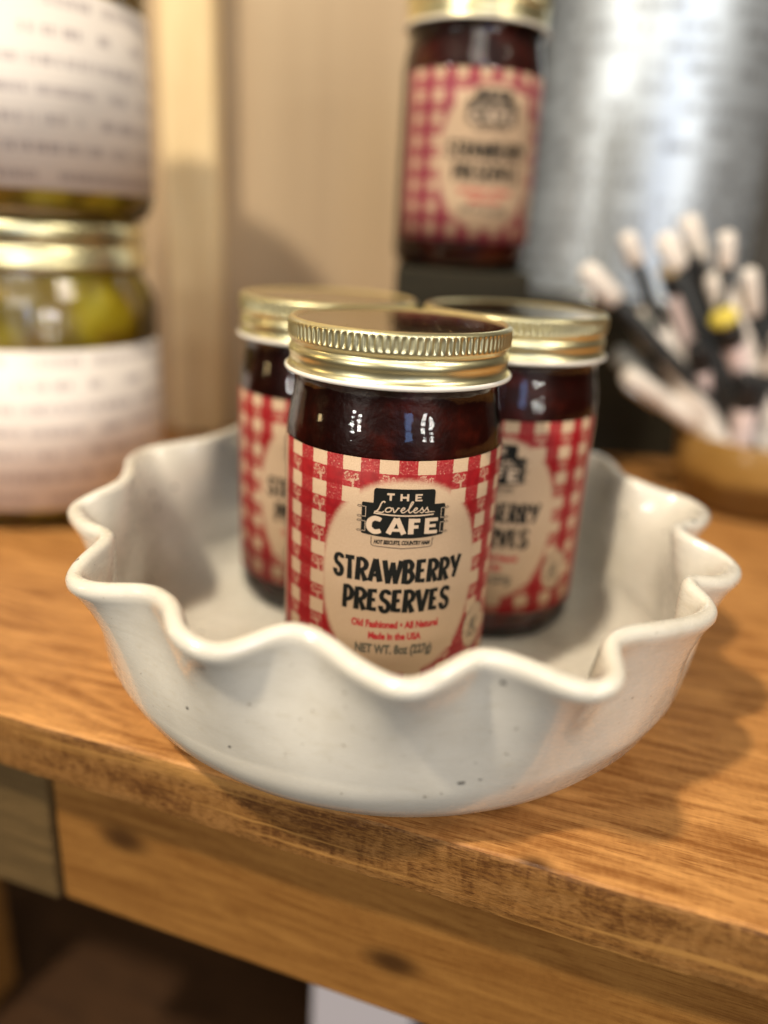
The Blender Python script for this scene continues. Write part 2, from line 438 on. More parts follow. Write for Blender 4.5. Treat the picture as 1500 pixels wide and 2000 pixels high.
# shelving unit; local x runs along the board's front edge, local y towards the back
unit = thing('shelving_unit', (0, 0.1759, SH), 'stained pine shelving unit, its front edge running diagonally under the white bowl', 'shelf', rz=RZ)
def board_mesh():
    nx, L0, L1, D, T = 420, -0.42, 0.60, 0.74, 0.022
    prof = [(D, 0.0), (0.20, 0.0), (0.05, 0.0), (0.004, 0.0), (0.0016, -0.0002), (0.0006, -0.0007), (0.0002, -0.0016), (0.0, -0.004), (0.0, -0.009), (0, -0.014), (0.0, -0.018), (0.0004, -0.0208), (0.0014, -0.0218), (0.004, -T), (0.05, -T), (D, -T)]
    vs, fs, mi = [], [], []
    for i in range(nx + 1):
        x_ = L0 + (L1 - L0) * i / nx
        for k, (y_, z_) in enumerate(prof):
            dy = 0
            if 3 <= k <= 13:
                dy = 0.0003 * mnoise.noise(Vector((x_ * 120, k * 0.7, 0))) + 0.0008 * mnoise.noise(Vector((x_ * 22, 3, 0)))
                if k in (4, 5, 6): dy += 0.0005 * max(0, mnoise.noise(Vector((x_ * 260, 9, k * .2))))
            vs.append((x_, y_ + dy, z_))
    K = len(prof)
    for i in range(nx):
        for k in range(K - 1):
            fs.append((i * K + k, (i + 1) * K + k, (i + 1) * K + k + 1, i * K + k + 1))
            mi.append(1 if 5 <= k <= 12 else 0)
        fs.append((i * K + K - 1, (i + 1) * K + K - 1, (i + 1) * K, i * K)); mi.append(0)
    fs.append(tuple(range(K))); mi.append(0)
    fs.append(tuple(nx * K + k for k in range(K))[::-1]); mi.append(0)
    o = mesh('shelf_board', vs, [f[::-1] for f in fs], [m_board, m_edge], unit, False, mi)
    return o
board_mesh()
box('front_rail', -0.126, 0.42, 0.016, 0.034, -0.094, -0.0225, m_rail, unit, 0.0015)
box('corner_block', -0.20, -0.127, 0.014, 0.05, -0.094, -0.0225, m_block, unit, 0.0015)
box('back_panel', -0.42, 0.60, 0.385, 0.397, -0.42, -0.0225, m_inside, unit, 0.001)
box('lower_board', -0.42, 0.42, 0.03, 0.384, -0.33, -0.31, m_inside, unit, 0.001)
box('leg', -0.33, -0.262, 0.06, 0.11, -0.309, -0.0225, m_rail, unit, 0.002)
# pale upright behind the board
post = thing('upright_post', (-0.146, 0.574, SH + 0.0006), 'pale yellow pine post standing upright just right of the stacked pickle jars', 'post')
pb = box('timber', -0.0185, 0.0185, 0, 0.0255, 0, 1.1, m_post, post, 0.0035, 3)

# ================================================================== THE BOWL
RIM = [(-69.9,349.2,62.0),(-77.0,324.5,63.0),(-88.5,317.5,62.0),(-101.5,309.5,60.0),(-102.4,294.1,61.0),(-98.5,279.9,62.0),(-96.8,265.2,61.0),(-102.7,253.7,59.0),(-107.4,246.9,57.0),(-97.2,230.6,58.0),(-85.9,220.6,59.0),(-85.4,211.5,59.0),(-87.3,204.1,58.0),(-86.6,193.6,56.0),(-77.5,186.3,57.0),(-61.6,180.6,60.0),(-52.2,170.8,61.0),(-48.2,161.3,59.0),(-38.7,156.5,57.0),(-31.4,158.9,58.0),(-21.7,162.0,61.0),(-13.6,160.1,60.0),(-4.1,151.8,58.0),(6.7,145.7,57.0),(15.7,148.9,59.0),(24.0,154.9,61.0),(34.6,152.7,60.0),(44.3,149.3,58.0),(50.7,149.0,57.0),(55.8,152.5,58.0),(57.0,159.8,59.0),(58.0,166.4,60.0),(64.1,172.3,60.0),(74.4,178.0,59.0),(87.1,187.6,57.0),(94.3,196.0,57.0),(92.3,203.0,59.0),(91.6,208.5,60.0),(105.1,214.8,58.0),(113.6,226.6,57.0),(111.8,237.3,58.0),(103.3,245.3,60.0),(105.3,256.0,60.0),(115.7,265.0,59.0),(122.4,278.0,58.0),(119.5,291.3,58.0),(110.8,297.1,59.0),(102.4,300.9,61.0),(98.3,309.9,61.0),(97.5,326.7,62.0),(93.3,337.6,62.0),
       (82,340,63),(71,342,64),(64,352,63),(58,366,61),(48,373,61),(38,369,63),(28,366,64),(18,371,63),(8,380,61),(-4,379,61),(-13,370,63),(-22,366,64),(-34,370,62),(-46,372,61),(-55,365,61),(-61,355,63)]
BC = Vector((0.006, 0.262))
RIM = [Vector((BC.x + (a / 1e3 - BC.x) * 0.986, BC.y + (b / 1e3 - BC.y) * 0.986, (c + 1.4 * max(0, min(1, (215 - b) / 50))) / 1e3)) for a, b, c in RIM]
def catmull(P, per, closed=True):
    out = []; n_ = len(P)
    rng = range(n_) if closed else range(n_ - 1)
    for i in rng:
        if closed: a, b, c, d = P[i - 1], P[i], P[(i + 1) % n_], P[(i + 2) % n_]
        else: a, b, c, d = P[max(i - 1, 0)], P[i], P[i + 1], P[min(i + 2, n_ - 1)]
        for k in range(per):
            t = k / per
            out.append(0.5 * ((2 * b) + (c - a) * t + (2 * a - 5 * b + 4 * c - d) * t * t + (3 * b - a - 3 * c + d) * t ** 3))
    if not closed: out.append(P[-1].copy())
    return out
def bowl():
    pts = catmull(RIM, 12)
    # even resampling
    L = [0]
    for i in range(len(pts)): L.append(L[-1] + (pts[(i + 1) % len(pts)] - pts[i]).length)
    N = 560; rim = []; j = 0
    for i in range(N):
        t = L[-1] * i / N
        while L[j + 1] < t: j += 1
        f = (t - L[j]) / max(1e-9, L[j + 1] - L[j])
        rim.append(pts[j % len(pts)].lerp(pts[(j + 1) % len(pts)], f))
    for _ in range(7): rim = [(rim[i - 1] + rim[i] * 2 + rim[(i + 1) % N]) / 4 for i in range(N)]
    th = [math.atan2(p.y - BC.y, p.x - BC.x) for p in rim]
    for i in range(1, N):
        while th[i] - th[i - 1] > PI: th[i] -= 2 * PI
        while th[i] - th[i - 1] < -PI: th[i] += 2 * PI
    def wrap(i): return th[i % N] + (2 * PI) * (i // N)
    W = 26
    ths = [sum(wrap(i + k) for k in range(-W, W + 1)) / (2 * W + 1) for i in range(N)]
    def ringpt(t, r, z): return Vector((BC.x + r * math.cos(t), BC.y + r * math.sin(t), z))
    # centre surface rows from floor centre outwards and up to the rim
    rows = []
    for (r, z) in ((0.0, -0.0030), (0.03, -0.0030), (0.06, -0.0030), (0.075, -0.0028), (0.081, -0.0022)):
        rows.append([ringpt(t, r, z) for t in ths])
    low = [(0.0846, -0.0006), (0.0890, 0.0018), (0.0932, 0.0054), (0.0972, 0.0102), (0.0996, 0.0160)]
    for (r, z) in low: rows.append([ringpt(t, r + 0.0007 * math.sin(3 * t + z * 60), z) for t in ths])
    NU = 20
    for k in range(1, NU + 1):
        t = k / NU
        row = []
        for i in range(N):
            b = ringpt(ths[i], 0.0998 + 0.004 * math.sin(min(t * 1.2, 1) * PI / 2) * (1 - t), 0)
            tp = rim[i]
            wgt = t ** 2.3 * 0.88 + 0.12 * t
            # lean straight out first, ruffle only towards the top
            x_ = b.x * (1 - wgt) + tp.x * wgt; y_ = b.y * (1 - wgt) + tp.y * wgt
            z_ = 0.0160 + (tp.z - 0.0026 - 0.0160) * t
            row.append(Vector((x_, y_, z_)))
        rows.append(row)
    M_ = len(rows)
    nr = []
    for k in range(M_):
        rw = []
        for i in range(N):
            du = rows[k][(i + 1) % N] - rows[k][i - 1]
            if k == 0: rw.append(Vector((0, 0, 1))); continue
            dv = rows[min(k + 1, M_ - 1)][i] - rows[k - 1][i]
            n_ = dv.cross(du)
            if n_.length < 1e-12: n_ = Vector((0, 0, 1))
            n_.normalize(); rw.append(n_)      # points inward / up ?
        nr.append(rw)
    # make sure normals point inward
    s = nr[M_ - 3][0].dot(Vector((BC.x, BC.y, 0)) - Vector((rim[0].x, rim[0].y, 0)))
    if s < 0: nr = [[-v for v in rw] for rw in nr]
    for i in range(N): nr[0][i] = Vector((0, 0, 1))
    grid = []
    def half(k):
        t = max(0, (k - (M_ - 4)) / 3)
        base = 0.0030 if k < 6 else 0.0024
        return base + 0.0001 * t
    for k in range(M_):                      # inner side, from centre up
        grid.append([rows[k][i] + nr[k][i] * half(k) for i in range(N)])
    hh = half(M_ - 1)
    for q in range(1, 8):                    # rounded lip
        a = PI * q / 8
        row = []
        for i in range(N):
            up = (rows[-1][i] - rows[-2][i]).normalized()
            row.append(rows[-1][i] + nr[-1][i] * hh * math.cos(a) + up * hh * 0.95 * math.sin(a))
        grid.append(row)
    for k in range(M_ - 1, 4, -1):           # outer side, down to the foot
        lip = 0.0002 * math.exp(-((k - (M_ - 1)) / 1.0) ** 2)
        grid.append([rows[k][i] - nr[k][i] * (half(k) + lip) for i in range(N)])
    grid.append([ringpt(t, 0.0856, -0.0038) for t in ths])
    grid.append([ringpt(t, 0.0856, -0.0052) for t in ths])
    grid.append([ringpt(t, 0.0848, SH + 0.00002) for t in ths])
    grid.append([ringpt(t, 0.0780, SH + 0.00002) for t in ths])
    grid.append([ringpt(t, 0.0, SH + 0.00002) for t in ths])
    # hand-thrown unevenness
    vs = []
    for row in grid:
        for p in row:
            d = 0.00045 * mnoise.noise(p * 55) + 0.00008 * mnoise.noise(p * 120)
            if p.z < 0.001: d *= 0.2
            q = p - Vector((BC.x, BC.y, p.z)); q = q.normalized() if q.length > 1e-6 else Vector((0, 0, 0))
            vs.append(tuple(p + q * d + Vector((0, 0, d * 0.6 if p.z > .04 else 0))))
    fs = []
    for k in range(len(grid) - 1):
        for i in range(N):
            j_ = (i + 1) % N
            fs.append((k * N + i, k * N + j_, (k + 1) * N + j_, (k + 1) * N + i))
    me = bpy.data.meshes.new('ruffled_bowl'); me.from_pydata(vs, [], fs)
    bm = bmesh.new(); bm.from_mesh(me)
    bmesh.ops.remove_doubles(bm, verts=bm.verts, dist=1e-6)
    bmesh.ops.recalc_face_normals(bm, faces=bm.faces)
    bm.to_mesh(me); bm.free()
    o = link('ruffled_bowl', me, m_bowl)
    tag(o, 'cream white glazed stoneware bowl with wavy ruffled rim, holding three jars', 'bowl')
bowl()

# ================================================================== LETTERING ON A CYLINDER (s, z in mm)
RL = 0.0350
class Ink:
    def __init__(s, R=RL, lift=0.00026): s.R = R; s.lift = lift; s.v = []; s.f = []; s.n = 0
    def pt(s, a, z, lift):
        r = s.R + lift; p = a / 1000 / s.R
        return (r * math.sin(p), -r * math.cos(p), z / 1000)
    def quadstrip(s, A, B, lift):
        b0 = len(s.v)
        for a, b in zip(A, B): s.v.append(s.pt(a[0], a[1], lift)); s.v.append(s.pt(b[0], b[1], lift))
        for k in range(len(A) - 1): s.f.append((b0 + 2 * k, b0 + 2 * k + 2, b0 + 2 * k + 3, b0 + 2 * k + 1))
    def stroke(s, pts, w, smooth=False, cap=False):
        """pts (s,z) or (s,z,widthfactor)"""
        s.n += 1; lift = s.lift + s.n * 0.0000011
        P = [Vector((p[0], p[1], p[2] if len(p) > 2 else 1.0)) for p in pts]
        if smooth: P = catmull(P, 6, False)
        else:
            Q = [P[0]]
            for a, b in zip(P, P[1:]):
                k = max(1, int((Vector((b.x - a.x, 0)).length) / 0.8))
                Q += [a.lerp(b, t / k) for t in range(1, k + 1)]
            P = Q
        A, B = [], []
        for i, p in enumerate(P):
            d0 = (P[i] - P[i - 1]).xy if i > 0 else None
            d1 = (P[i + 1] - P[i]).xy if i < len(P) - 1 else None
            if d0 is None or d0.length < 1e-9: d0 = d1
            if d1 is None or d1.length < 1e-9: d1 = d0
            d0 = d0.normalized(); d1 = d1.normalized()
            t = (d0 + d1)
            t = t.normalized() if t.length > 1e-6 else d0
            nn = Vector((-t.y, t.x)); k = 1 / max(0.5, nn.dot(Vector((-d0.y, d0.x))))
            h = w * p.z * 0.5 * k
            A.append((p.x + nn.x * h, p.y + nn.y * h)); B.append((p.x - nn.x * h, p.y - nn.y * h))
        s.quadstrip(A, B, lift)
    def slab(s, top, bot, s0, s1, ds=0.25):
        s.n += 1; k = max(2, int((s1 - s0) / ds))
        X = [s0 + (s1 - s0) * i / k for i in range(k + 1)]
        s.quadstrip([(x_, top(x_)) for x_ in X], [(x_, bot(x_)) for x_ in X], s.lift + s.n * 0.0000011)
    def glyph(s, ch, x0, x1, z0, z1, w, lean=0.0):
        W_, H_ = x1 - x0, z1 - z0
        hw = w / 2
        def m_(p):
            X = x0 + hw * 0.9 + p[0] * (W_ - w * 0.9); Z = z0 + p[1] * H_
            X += lean * (Z - z0)
            return (X, Z, p[2] if len(p) > 2 else 1.0)
        for kind, pts in GLY[ch]: s.stroke([m_(p) for p in pts], w, kind == 'c')
    def text(s, txt, s0, s1, z0, hgt, shear=0.0, bold=0.0):
        cu = bpy.data.curves.new('t', 'FONT'); cu.body = txt; cu.size = 1.0; cu.shear = shear; cu.offset = bold
        cu.resolution_u = 3
        o = bpy.data.objects.new('t', cu); sc.collection.objects.link(o)
        dg = bpy.context.evaluated_depsgraph_get(); me = o.evaluated_get(dg).to_mesh()
        xs = [v.co.x for v in me.vertices]; a, b = min(xs), max(xs)
        s.n += 1; lift = s.lift + s.n * 0.0000011; b0 = len(s.v)
        for v in me.vertices:
            s.v.append(s.pt(s0 + (v.co.x - a) / (b - a) * (s1 - s0), z0 + v.co.y / 0.70 * hgt, lift))
        for p in me.polygons: s.f.append(tuple(b0 + i for i in p.vertices))
        o.evaluated_get(dg).to_mesh_clear(); bpy.data.objects.remove(o); bpy.data.curves.remove(cu)
    def build(s, name, mat, parent): return mesh(name, s.v, s.f, mat, parent, False)
# hand-cut condensed capitals, unit box; third value = stroke width factor
GLY = {
 'S': [('c', [(1.0, .80, .9), (.97, .90, 1), (.62, .955, .95), (.2, .91, .95), (.02, .74, 1.05), (.18, .60, 1.05), (.62, .50, 1.1), (.98, .36, 1.1), (.96, .15, 1.05), (.58, .05, 1), (.14, .09, 1), (0.0, .22, 1.1), (0.0, .30, 1.15)])],
 'T': [('l', [(-.12, .915, 1), (1.12, .93, 1)]), ('l', [(.50, .9, .92), (.54, 0, 1.2)])],
 'R': [('l', [(.06, 1, 1), (.0, 0, 1.25)]), ('c', [(.05, .92, .9), (.55, .93, .95), (.98, .80, 1.1), (.95, .60, 1.1), (.55, .48, .9), (.1, .46, .8)]), ('l', [(.42, .50, .8), (1.0, 0, 1.25)])],
 'A': [('l', [(.50, 1.0, 1.0), (.02, 0, 1.15)]), ('l', [(.52, 1.0, 1.2), (1.0, 0, 1.3)]), ('l', [(.2, .29, .8), (.85, .29, .8)])],
 'W': [('l', [(-.02, 1, 1.15), (.24, 0, 1.05)]), ('l', [(.24, 0, 1.0), (.50, .92, .9)]), ('l', [(.50, .92, 1.0), (.72, 0, 1.05)]), ('l', [(.72, 0, .9), (1.02, 1, 1.15)])],
 'B': [('l', [(.04, 1, 1.1), (.0, 0, 1.25)]), ('c', [(.05, .92, .9), (.52, .93, .95), (.88, .78, 1.1), (.75, .60, .95), (.3, .53, .8)]), ('c', [(.3, .53, .8), (.8, .47, 1.0), (1.0, .27, 1.15), (.62, .08, 1.0), (.05, .075, .9)])],
 'E': [('l', [(.06, 1, 1.1), (.0, 0, 1.2)]), ('l', [(.02, .93, .85), (1.02, .935, .95)]), ('l', [(.02, .51, .8), (.84, .52, .85)]), ('l', [(.0, .07, .85), (1.02, .075, 1.0)])],
 'Y': [('l', [(-.06, 1, 1.15), (.46, .42, .95)]), ('l', [(1.08, 1, 1.1), (.32, 0, 1.0)])],
 'P': [('l', [(.06, 1, 1.0), (.0, 0, 1.15)]), ('c', [(.05, .92, .9), (.55, .93, .95), (1.0, .76, 1.15), (.93, .50, 1.1), (.5, .38, .9), (.1, .36, .8)])],
 'V': [('l', [(-.06, 1, 1.2), (.46, 0, 1.1)]), ('l', [(.48, 0, 1.0), (1.04, 1, 1.05)])],
 'C': [('c', [(1.0, .83, .85), (.80, .895, 1), (.42, .92, 1.05), (.08, .74, 1.15), (.0, .5, 1.2), (.08, .26, 1.15), (.42, .08, 1.05), (.80, .105, 1), (1.0, .17, .85)])],
 'F': [('l', [(.0, 1, 1.15), (.0, 0, 1.15)]), ('l', [(-.0, .87, .82), (1.12, .87, .82)]), ('l', [(.0, .47, .75), (.95, .47, .75)])],
 'H': [('l', [(0, 1), (0, 0)]), ('l', [(1, 1), (1, 0)]), ('l', [(0, .5), (1, .5)])],
 't': [('l', [(.5, 1), (.5, 0)]), ('l', [(-.15, .9), (1.15, .9)])],
 'e': [('l', [(0, 1), (0, 0)]), ('l', [(0, .9, .75), (1.1, .9, .75)]), ('l', [(0, .5, .65), (.9, .5, .65)]), ('l', [(0, .1, .75), (1.1, .1, .75)])],
 'a': [('l', [(.47, 1.0, 1.0), (-.08, 0, 1.1)]), ('l', [(.53, 1.0, 1.0), (1.08, 0, 1.1)]), ('l', [(.2, .25, .65), (.8, .25, .65)])],
}

# ================================================================== THE PRESERVES JAR
JR = 0.0348
def make_jar(label):
    j = thing('preserves_jar', (0, 0, 0), label, 'jar', 'strawberry preserves jars with gingham labels and gold lids')
    prof = [(0.0, 0.0012), (0.024, 0.0010), (0.0272, 0.0), (0.0296, 0.0002), (0.0322, 0.0015), (0.0338, 0.0038), (0.0346, 0.0066), (JR, 0.0095), (JR, 0.05), (JR, 0.0885),
            (0.03474, 0.0910), (0.03452, 0.0930), (0.03425, 0.0950), (0.03388, 0.0970), (0.03345, 0.0990), (0.03300, 0.1012), (0.03262, 0.1035), (0.03245, 0.1052), (0.03255, 0.1068), (0.0332, 0.1082), (0.0337, 0.1092), (0.0338, 0.1100), (0.0334, 0.1108), (0.0326, 0.1114), (0.0322, 0.1122), (0.0322, 0.118)]
    lathe('glass_body', prof, m_glass, j, 128)
    inner = [(0.0, 0.0035), (0.026, 0.0034), (0.0300, 0.0045), (0.0320, 0.0075), (0.0328, 0.012), (0.0328, 0.088), (0.0320, 0.096), (0.0309, 0.1020), (0.0304, 0.1055), (0.0304, 0.112), (0.0, 0.112)]
    lathe('preserves', inner, m_jam, j, 96)
    # lid : screw band with knurled top, groove, rolled lower band
    def kn(a, z, r):
        if not (0.1190 < z < 0.1242) or r < 0.033: return 0
        w_ = max(0, 1 - abs((z - 0.1216) / 0.0024) ** 4)
        c_ = math.cos(a * 102)
        return 0.00026 * w_ * (abs(c_) ** 0.5 * (1 if c_ > 0 else -1) - 0.3)
    lp = [(0.0, 0.12425), (0.0316, 0.12425), (0.0321, 0.1243), (0.0325, 0.1248), (0.0331, 0.12505), (0.0337, 0.12495), (0.0341, 0.1246), (0.0344, 0.1243)]
    for k in range(16): lp.append((0.03458, 0.1241 - k * 0.00033))
    lp += [(0.03440, 0.1187), (0.0340, 0.1182), (0.03370, 0.1178), (0.03362, 0.1174), (0.03372, 0.1170), (0.0340, 0.1166), (0.03424, 0.1161), (0.03436, 0.1155), (0.03438, 0.1149), (0.03428, 0.1143), (0.0341, 0.1138), (0.03402, 0.1132), (0.03402, 0.1124), (0.03412, 0.1118), (0.0344, 0.1112), (0.0348, 0.1108), (0.0350, 0.1106), (0.0348, 0.1101), (0.0330, 0.1100)]
    ld = lathe('lid', lp, m_gold, j, 102 * 8, kn)
    ld.data.materials.append(m_goldtop.m)
    for p in ld.data.polygons:
        c_ = p.center
        if c_.z > 0.1242 and math.hypot(c_.x, c_.y) < 0.0322: p.material_index = 1
    bead = [(0.0347 + 0.00095 * math.cos(t), 0.10985 + 0.0008 * math.sin(t)) for t in [2 * PI * k / 14 for k in range(15)]]
    lathe('liner_rim', bead, m_liner, ld, 128)
    # paper label
    s0, s1, zb, zt = -43.8, 53.2, 14.0, 89.4
    ns, nz = 120, 4
    vs, uvs, fs = [], [], []
    for i in range(ns + 1):
        s = s0 + (s1 - s0) * i / ns
        for k in range(nz + 1):
            z = zb + (zt - zb) * k / nz
            r = RL + 0.00012; p = s / 1000 / RL
            vs.append((r * math.sin(p), -r * math.cos(p), z / 1000)); uvs.append((s / 1000, z / 1000))
    K = nz + 1
    for i in range(ns):
        for k in range(nz): fs.append((i * K + k, (i + 1) * K + k, (i + 1) * K + k + 1, i * K + k + 1))
    lb = mesh('label', vs, fs, m_label, j)
    uvl = lb.data.uv_layers.new(name='UVMap')
    for lo in lb.data.loops: uvl.data[lo.index].uv = uvs[lo.vertex_index]
    so = lb.modifiers.new('thick', 'SOLIDIFY'); so.thickness = 0.00009; so.offset = -1
    # --- black sign plate of the logo
    I = Ink(lift=0.00017)
    def rnd(x_, a, b, r_=0.9):
        d = min(x_ - a, b - x_)
        return 0 if d >= r_ else r_ - math.sqrt(max(0, r_ * r_ - (r_ - d) ** 2))
    bt = lambda x_: 65.7 + 0.9 * ((x_ - 4.15) / 12.4) ** 2
    I.slab(lambda x_: 76.35 - rnd(x_, -8.35, 16.65, .5), lambda x_: bt(x_) + rnd(x_, -8.35, 16.65, .5), -8.35, 16.65, .12)
    I.slab(lambda x_: 80.95 - rnd(x_, -4.95, 13.15), lambda x_: 76.0, -4.95, 13.15, .12)
    # hinge loops left and right
    for sx_, dirn in ((-8.45, -1), (16.75, 1)):
        for zc in (75.0, 71.9, 70.5, 67.4):
            lp_ = [(sx_ + dirn * (0.55 + 0.62 * math.cos(t)), zc + 0.28 * math.sin(t)) for t in [2 * PI * k / 14 for k in range(15)]]
            I.stroke(lp_, 0.16)
    # hanging tag outline
    I.stroke([(-5.1, 65.9), (-5.1, 63.6), (-4.9, 63.2), (-4.5, 62.95), (4.1, 62.5), (12.6, 62.95), (13.0, 63.2), (13.2, 63.6), (13.2, 65.9)], 0.2)
    I.text('HOT BISCUITS, COUNTRY HAM', -4.35, 12.55, 63.7, 1.25, 0.25, 0.05)
    I.text('.', 13.55, 13.8, 65.3, 1.6)
    logo = I.build('logo_sign', m_ink, lb)
    C_ = Ink(lift=0.00024)
    for ch, a, b in (('t', -1.15, 1.05), ('H', 2.75, 5.2), ('e', 7.1, 9.3)): C_.glyph(ch, a, b, 77.4, 79.55, 0.62)
    for ch, a, b in (('C', -6.6, -1.85), ('a', -.55, 4.65), ('F', 5.75, 9.35), ('e', 10.55, 14.85)): C_.glyph(ch, a, b, 67.1, 72.0, 1.42)
    # script word
    C_.stroke([(-4.5, 73.75, .8), (-3.9, 73.95), (-3.35, 74.6), (-2.95, 75.6), (-2.6, 76.5), (-2.15, 77.0), (-1.7, 76.95), (-1.65, 76.6, .8)], 0.36, True)
    C_.stroke([(-4.6, 73.55, .8), (-3.8, 73.75), (-3.0, 73.6), (-2.3, 73.65), (-1.7, 74.1, .8)], 0.34, True)
    C_.stroke([(-.5 + .85 * math.cos(t) + .25 * math.sin(t), 74.55 + .72 * math.sin(t)) for t in [PI * .6 + 2 * PI * k / 14 for k in range(15)]], 0.34)
    C_.stroke([(.1, 75.15, .7), (.7, 75.1), (.95, 74.5), (1.15, 73.85), (1.6, 74.2), (2.15, 75.0), (2.3, 75.25), (2.75, 75.1, .7)], 0.34, True)
    def ee(x_): C_.stroke([(x_ - .35, 74.35, .7), (x_ + .55, 74.65), (x_ + 1.0, 75.1), (x_ + .65, 75.35), (x_ + .15, 74.95), (x_, 74.3), (x_ + .35, 73.85), (x_ + .95, 73.95), (x_ + 1.5, 74.4, .7)], 0.33, True)
    ee(3.2)
    C_.stroke([(4.7, 74.3, .7), (5.5, 75.1), (6.2, 76.2), (6.6, 77.0), (6.3, 77.2), (5.9, 76.6), (5.45, 75.2), (5.4, 74.2), (5.85, 73.85), (6.5, 74.3, .7)], 0.34, True)
    ee(6.85)
    for x_ in (8.4, 9.9):
        C_.stroke([(x_, 74.2, .7), (x_ + .6, 74.9), (x_ + .95, 75.45, .9), (x_ + 1.0, 75.0), (x_ + 1.35, 74.5), (x_ + 1.25, 73.95), (x_ + .7, 73.85, .8), (x_ + .3, 74.0, .6)], 0.33, True)
    C_.stroke([(11.2, 73.95, .8), (12.0, 74.0), (13.3, 73.95, .6)], 0.3, True)
    C_.stroke([(-4.7, 73.25, .9), (0, 72.95), (4.2, 72.85), (8.5, 72.92), (13.0, 73.2, .9)], 0.42, True)
    # light outlines of the hinge plates
    for a, b in ((-8.0, -7.1), (16.3, 15.4)):
        C_.stroke([(a - (.3 if a < 0 else -.3), 75.0), (b, 74.95), (b, 71.9), (a - (.3 if a < 0 else -.3), 71.9)], 0.14)
        C_.stroke([(a - (.3 if a < 0 else -.3), 70.5), (b, 70.45), (b, 67.45), (a - (.3 if a < 0 else -.3), 67.4)], 0.14)
    C_.build('logo_lettering', m_cream, lb)
    T = Ink(lift=0.00018)
    w_ = 1.42
    for ch, a, b in (('S', -16.6, -13.3), ('T', -13.1, -9.6), ('R', -9.3, -5.65), ('A', -5.6, -1.3), ('W', -1.2, 4.75), ('B', 4.85, 8.4), ('E', 8.95, 12.3), ('R', 12.5, 16.0), ('R', 16.4, 19.9), ('Y', 20.3, 24.2)):
        T.glyph(ch, a - .05, b + .1, 51.2 + (0.25 * math.sin(a)), 58.75 + 0.2 * math.sin(a * 1.7), w_)
    for ch, a, b in (('P', -13.1, -9.75), ('R', -9.35, -5.7), ('E', -5.3, -2.0), ('S', -1.7, 1.7), ('E', 2.15, 5.4), ('R', 5.6, 9.1), ('V', 9.5, 13.5), ('E', 13.85, 17.0), ('S', 17.4, 20.8)):
        T.glyph(ch, a - .05, b + .1, 41.4 + 0.2 * math.sin(a), 48.9 + 0.2 * math.sin(a * 1.3), w_)
    T.build('title_lettering', m_ink, lb)
    Rr = Ink(lift=0.00018)
    Rr.text('Old Fashioned \u2022 All Natural', -10.0, 17.5, 35.9, 2.35, 0, 0.045)
    Rr.text('Made in the USA', -4.5, 12.0, 31.9, 2.3, 0, 0.045)
    Rr.build('red_lettering', m_red_ink, lb)
    G = Ink(lift=0.00018)
    G.text('NET WT. 8oz (227g)', -8.5, 16.0, 26.9, 3.05, 0, 0.042)
    G.build('weight_lettering', m_greyink, lb)
    E_ = Ink(lift=0.00018)
    E_.stroke([(35 + 6.4 * math.cos(t), 30.5 + 8.0 * math.sin(t), .7 + .5 * math.sin(t * 3)) for t in [2 * PI * k / 40 for k in range(41)]], 0.35)
    for k in range(6):
        E_.stroke([(31.5 + 6.5 * random.random(), 26 + 9 * random.random()) for _ in range(4)], 0.3, True)
    E_.build('round_emblem', m_greyink, lb)
    return j
def copy_tree(o, parent=None):
    c = o.copy(); sc.collection.objects.link(c); c.parent = parent
    for ch in list(o.children): copy_tree(ch, c)
    return c
jar = make_jar('sharp front strawberry preserves jar, nearest of the three in the white ruffled bowl')
def place(o, x_, y_, z_, rz, label=None):
    o.location = (x_, y_, z_); o.rotation_euler = (0, 0, rz)
    if label: o['label'] = label
place(jar, 0.00177, 0.24622, 0, 0)
place(copy_tree(jar), -0.0262, 0.31395, 0, -0.10, 'blurred preserves jar at the left back of the bowl, mostly hidden by the front jar')
place(copy_tree(jar), 0.04533, 0.3029, 0, -0.345, 'blurred preserves jar at the right back of the bowl, its gingham label turned left')
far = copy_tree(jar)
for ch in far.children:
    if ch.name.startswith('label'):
        ch.data = ch.data.copy(); ch.data.materials[0] = m_label_dimmed.m
place(far, 0.0320, 0.440, 0.1325, 0.13, 'blurred preserves jar with label colours dimmed and pinkish, standing high on a dark block behind the bowl')
blk = box('display_block', -0.034, 0.034, -0.034, 0.034, 0, 0.1325 - SH, m_dark, bev=0.002, loc=(0.033, 0.442, SH))
tag(blk, 'dark stained square wooden block behind the bowl, under the highest preserves jar', 'display block')

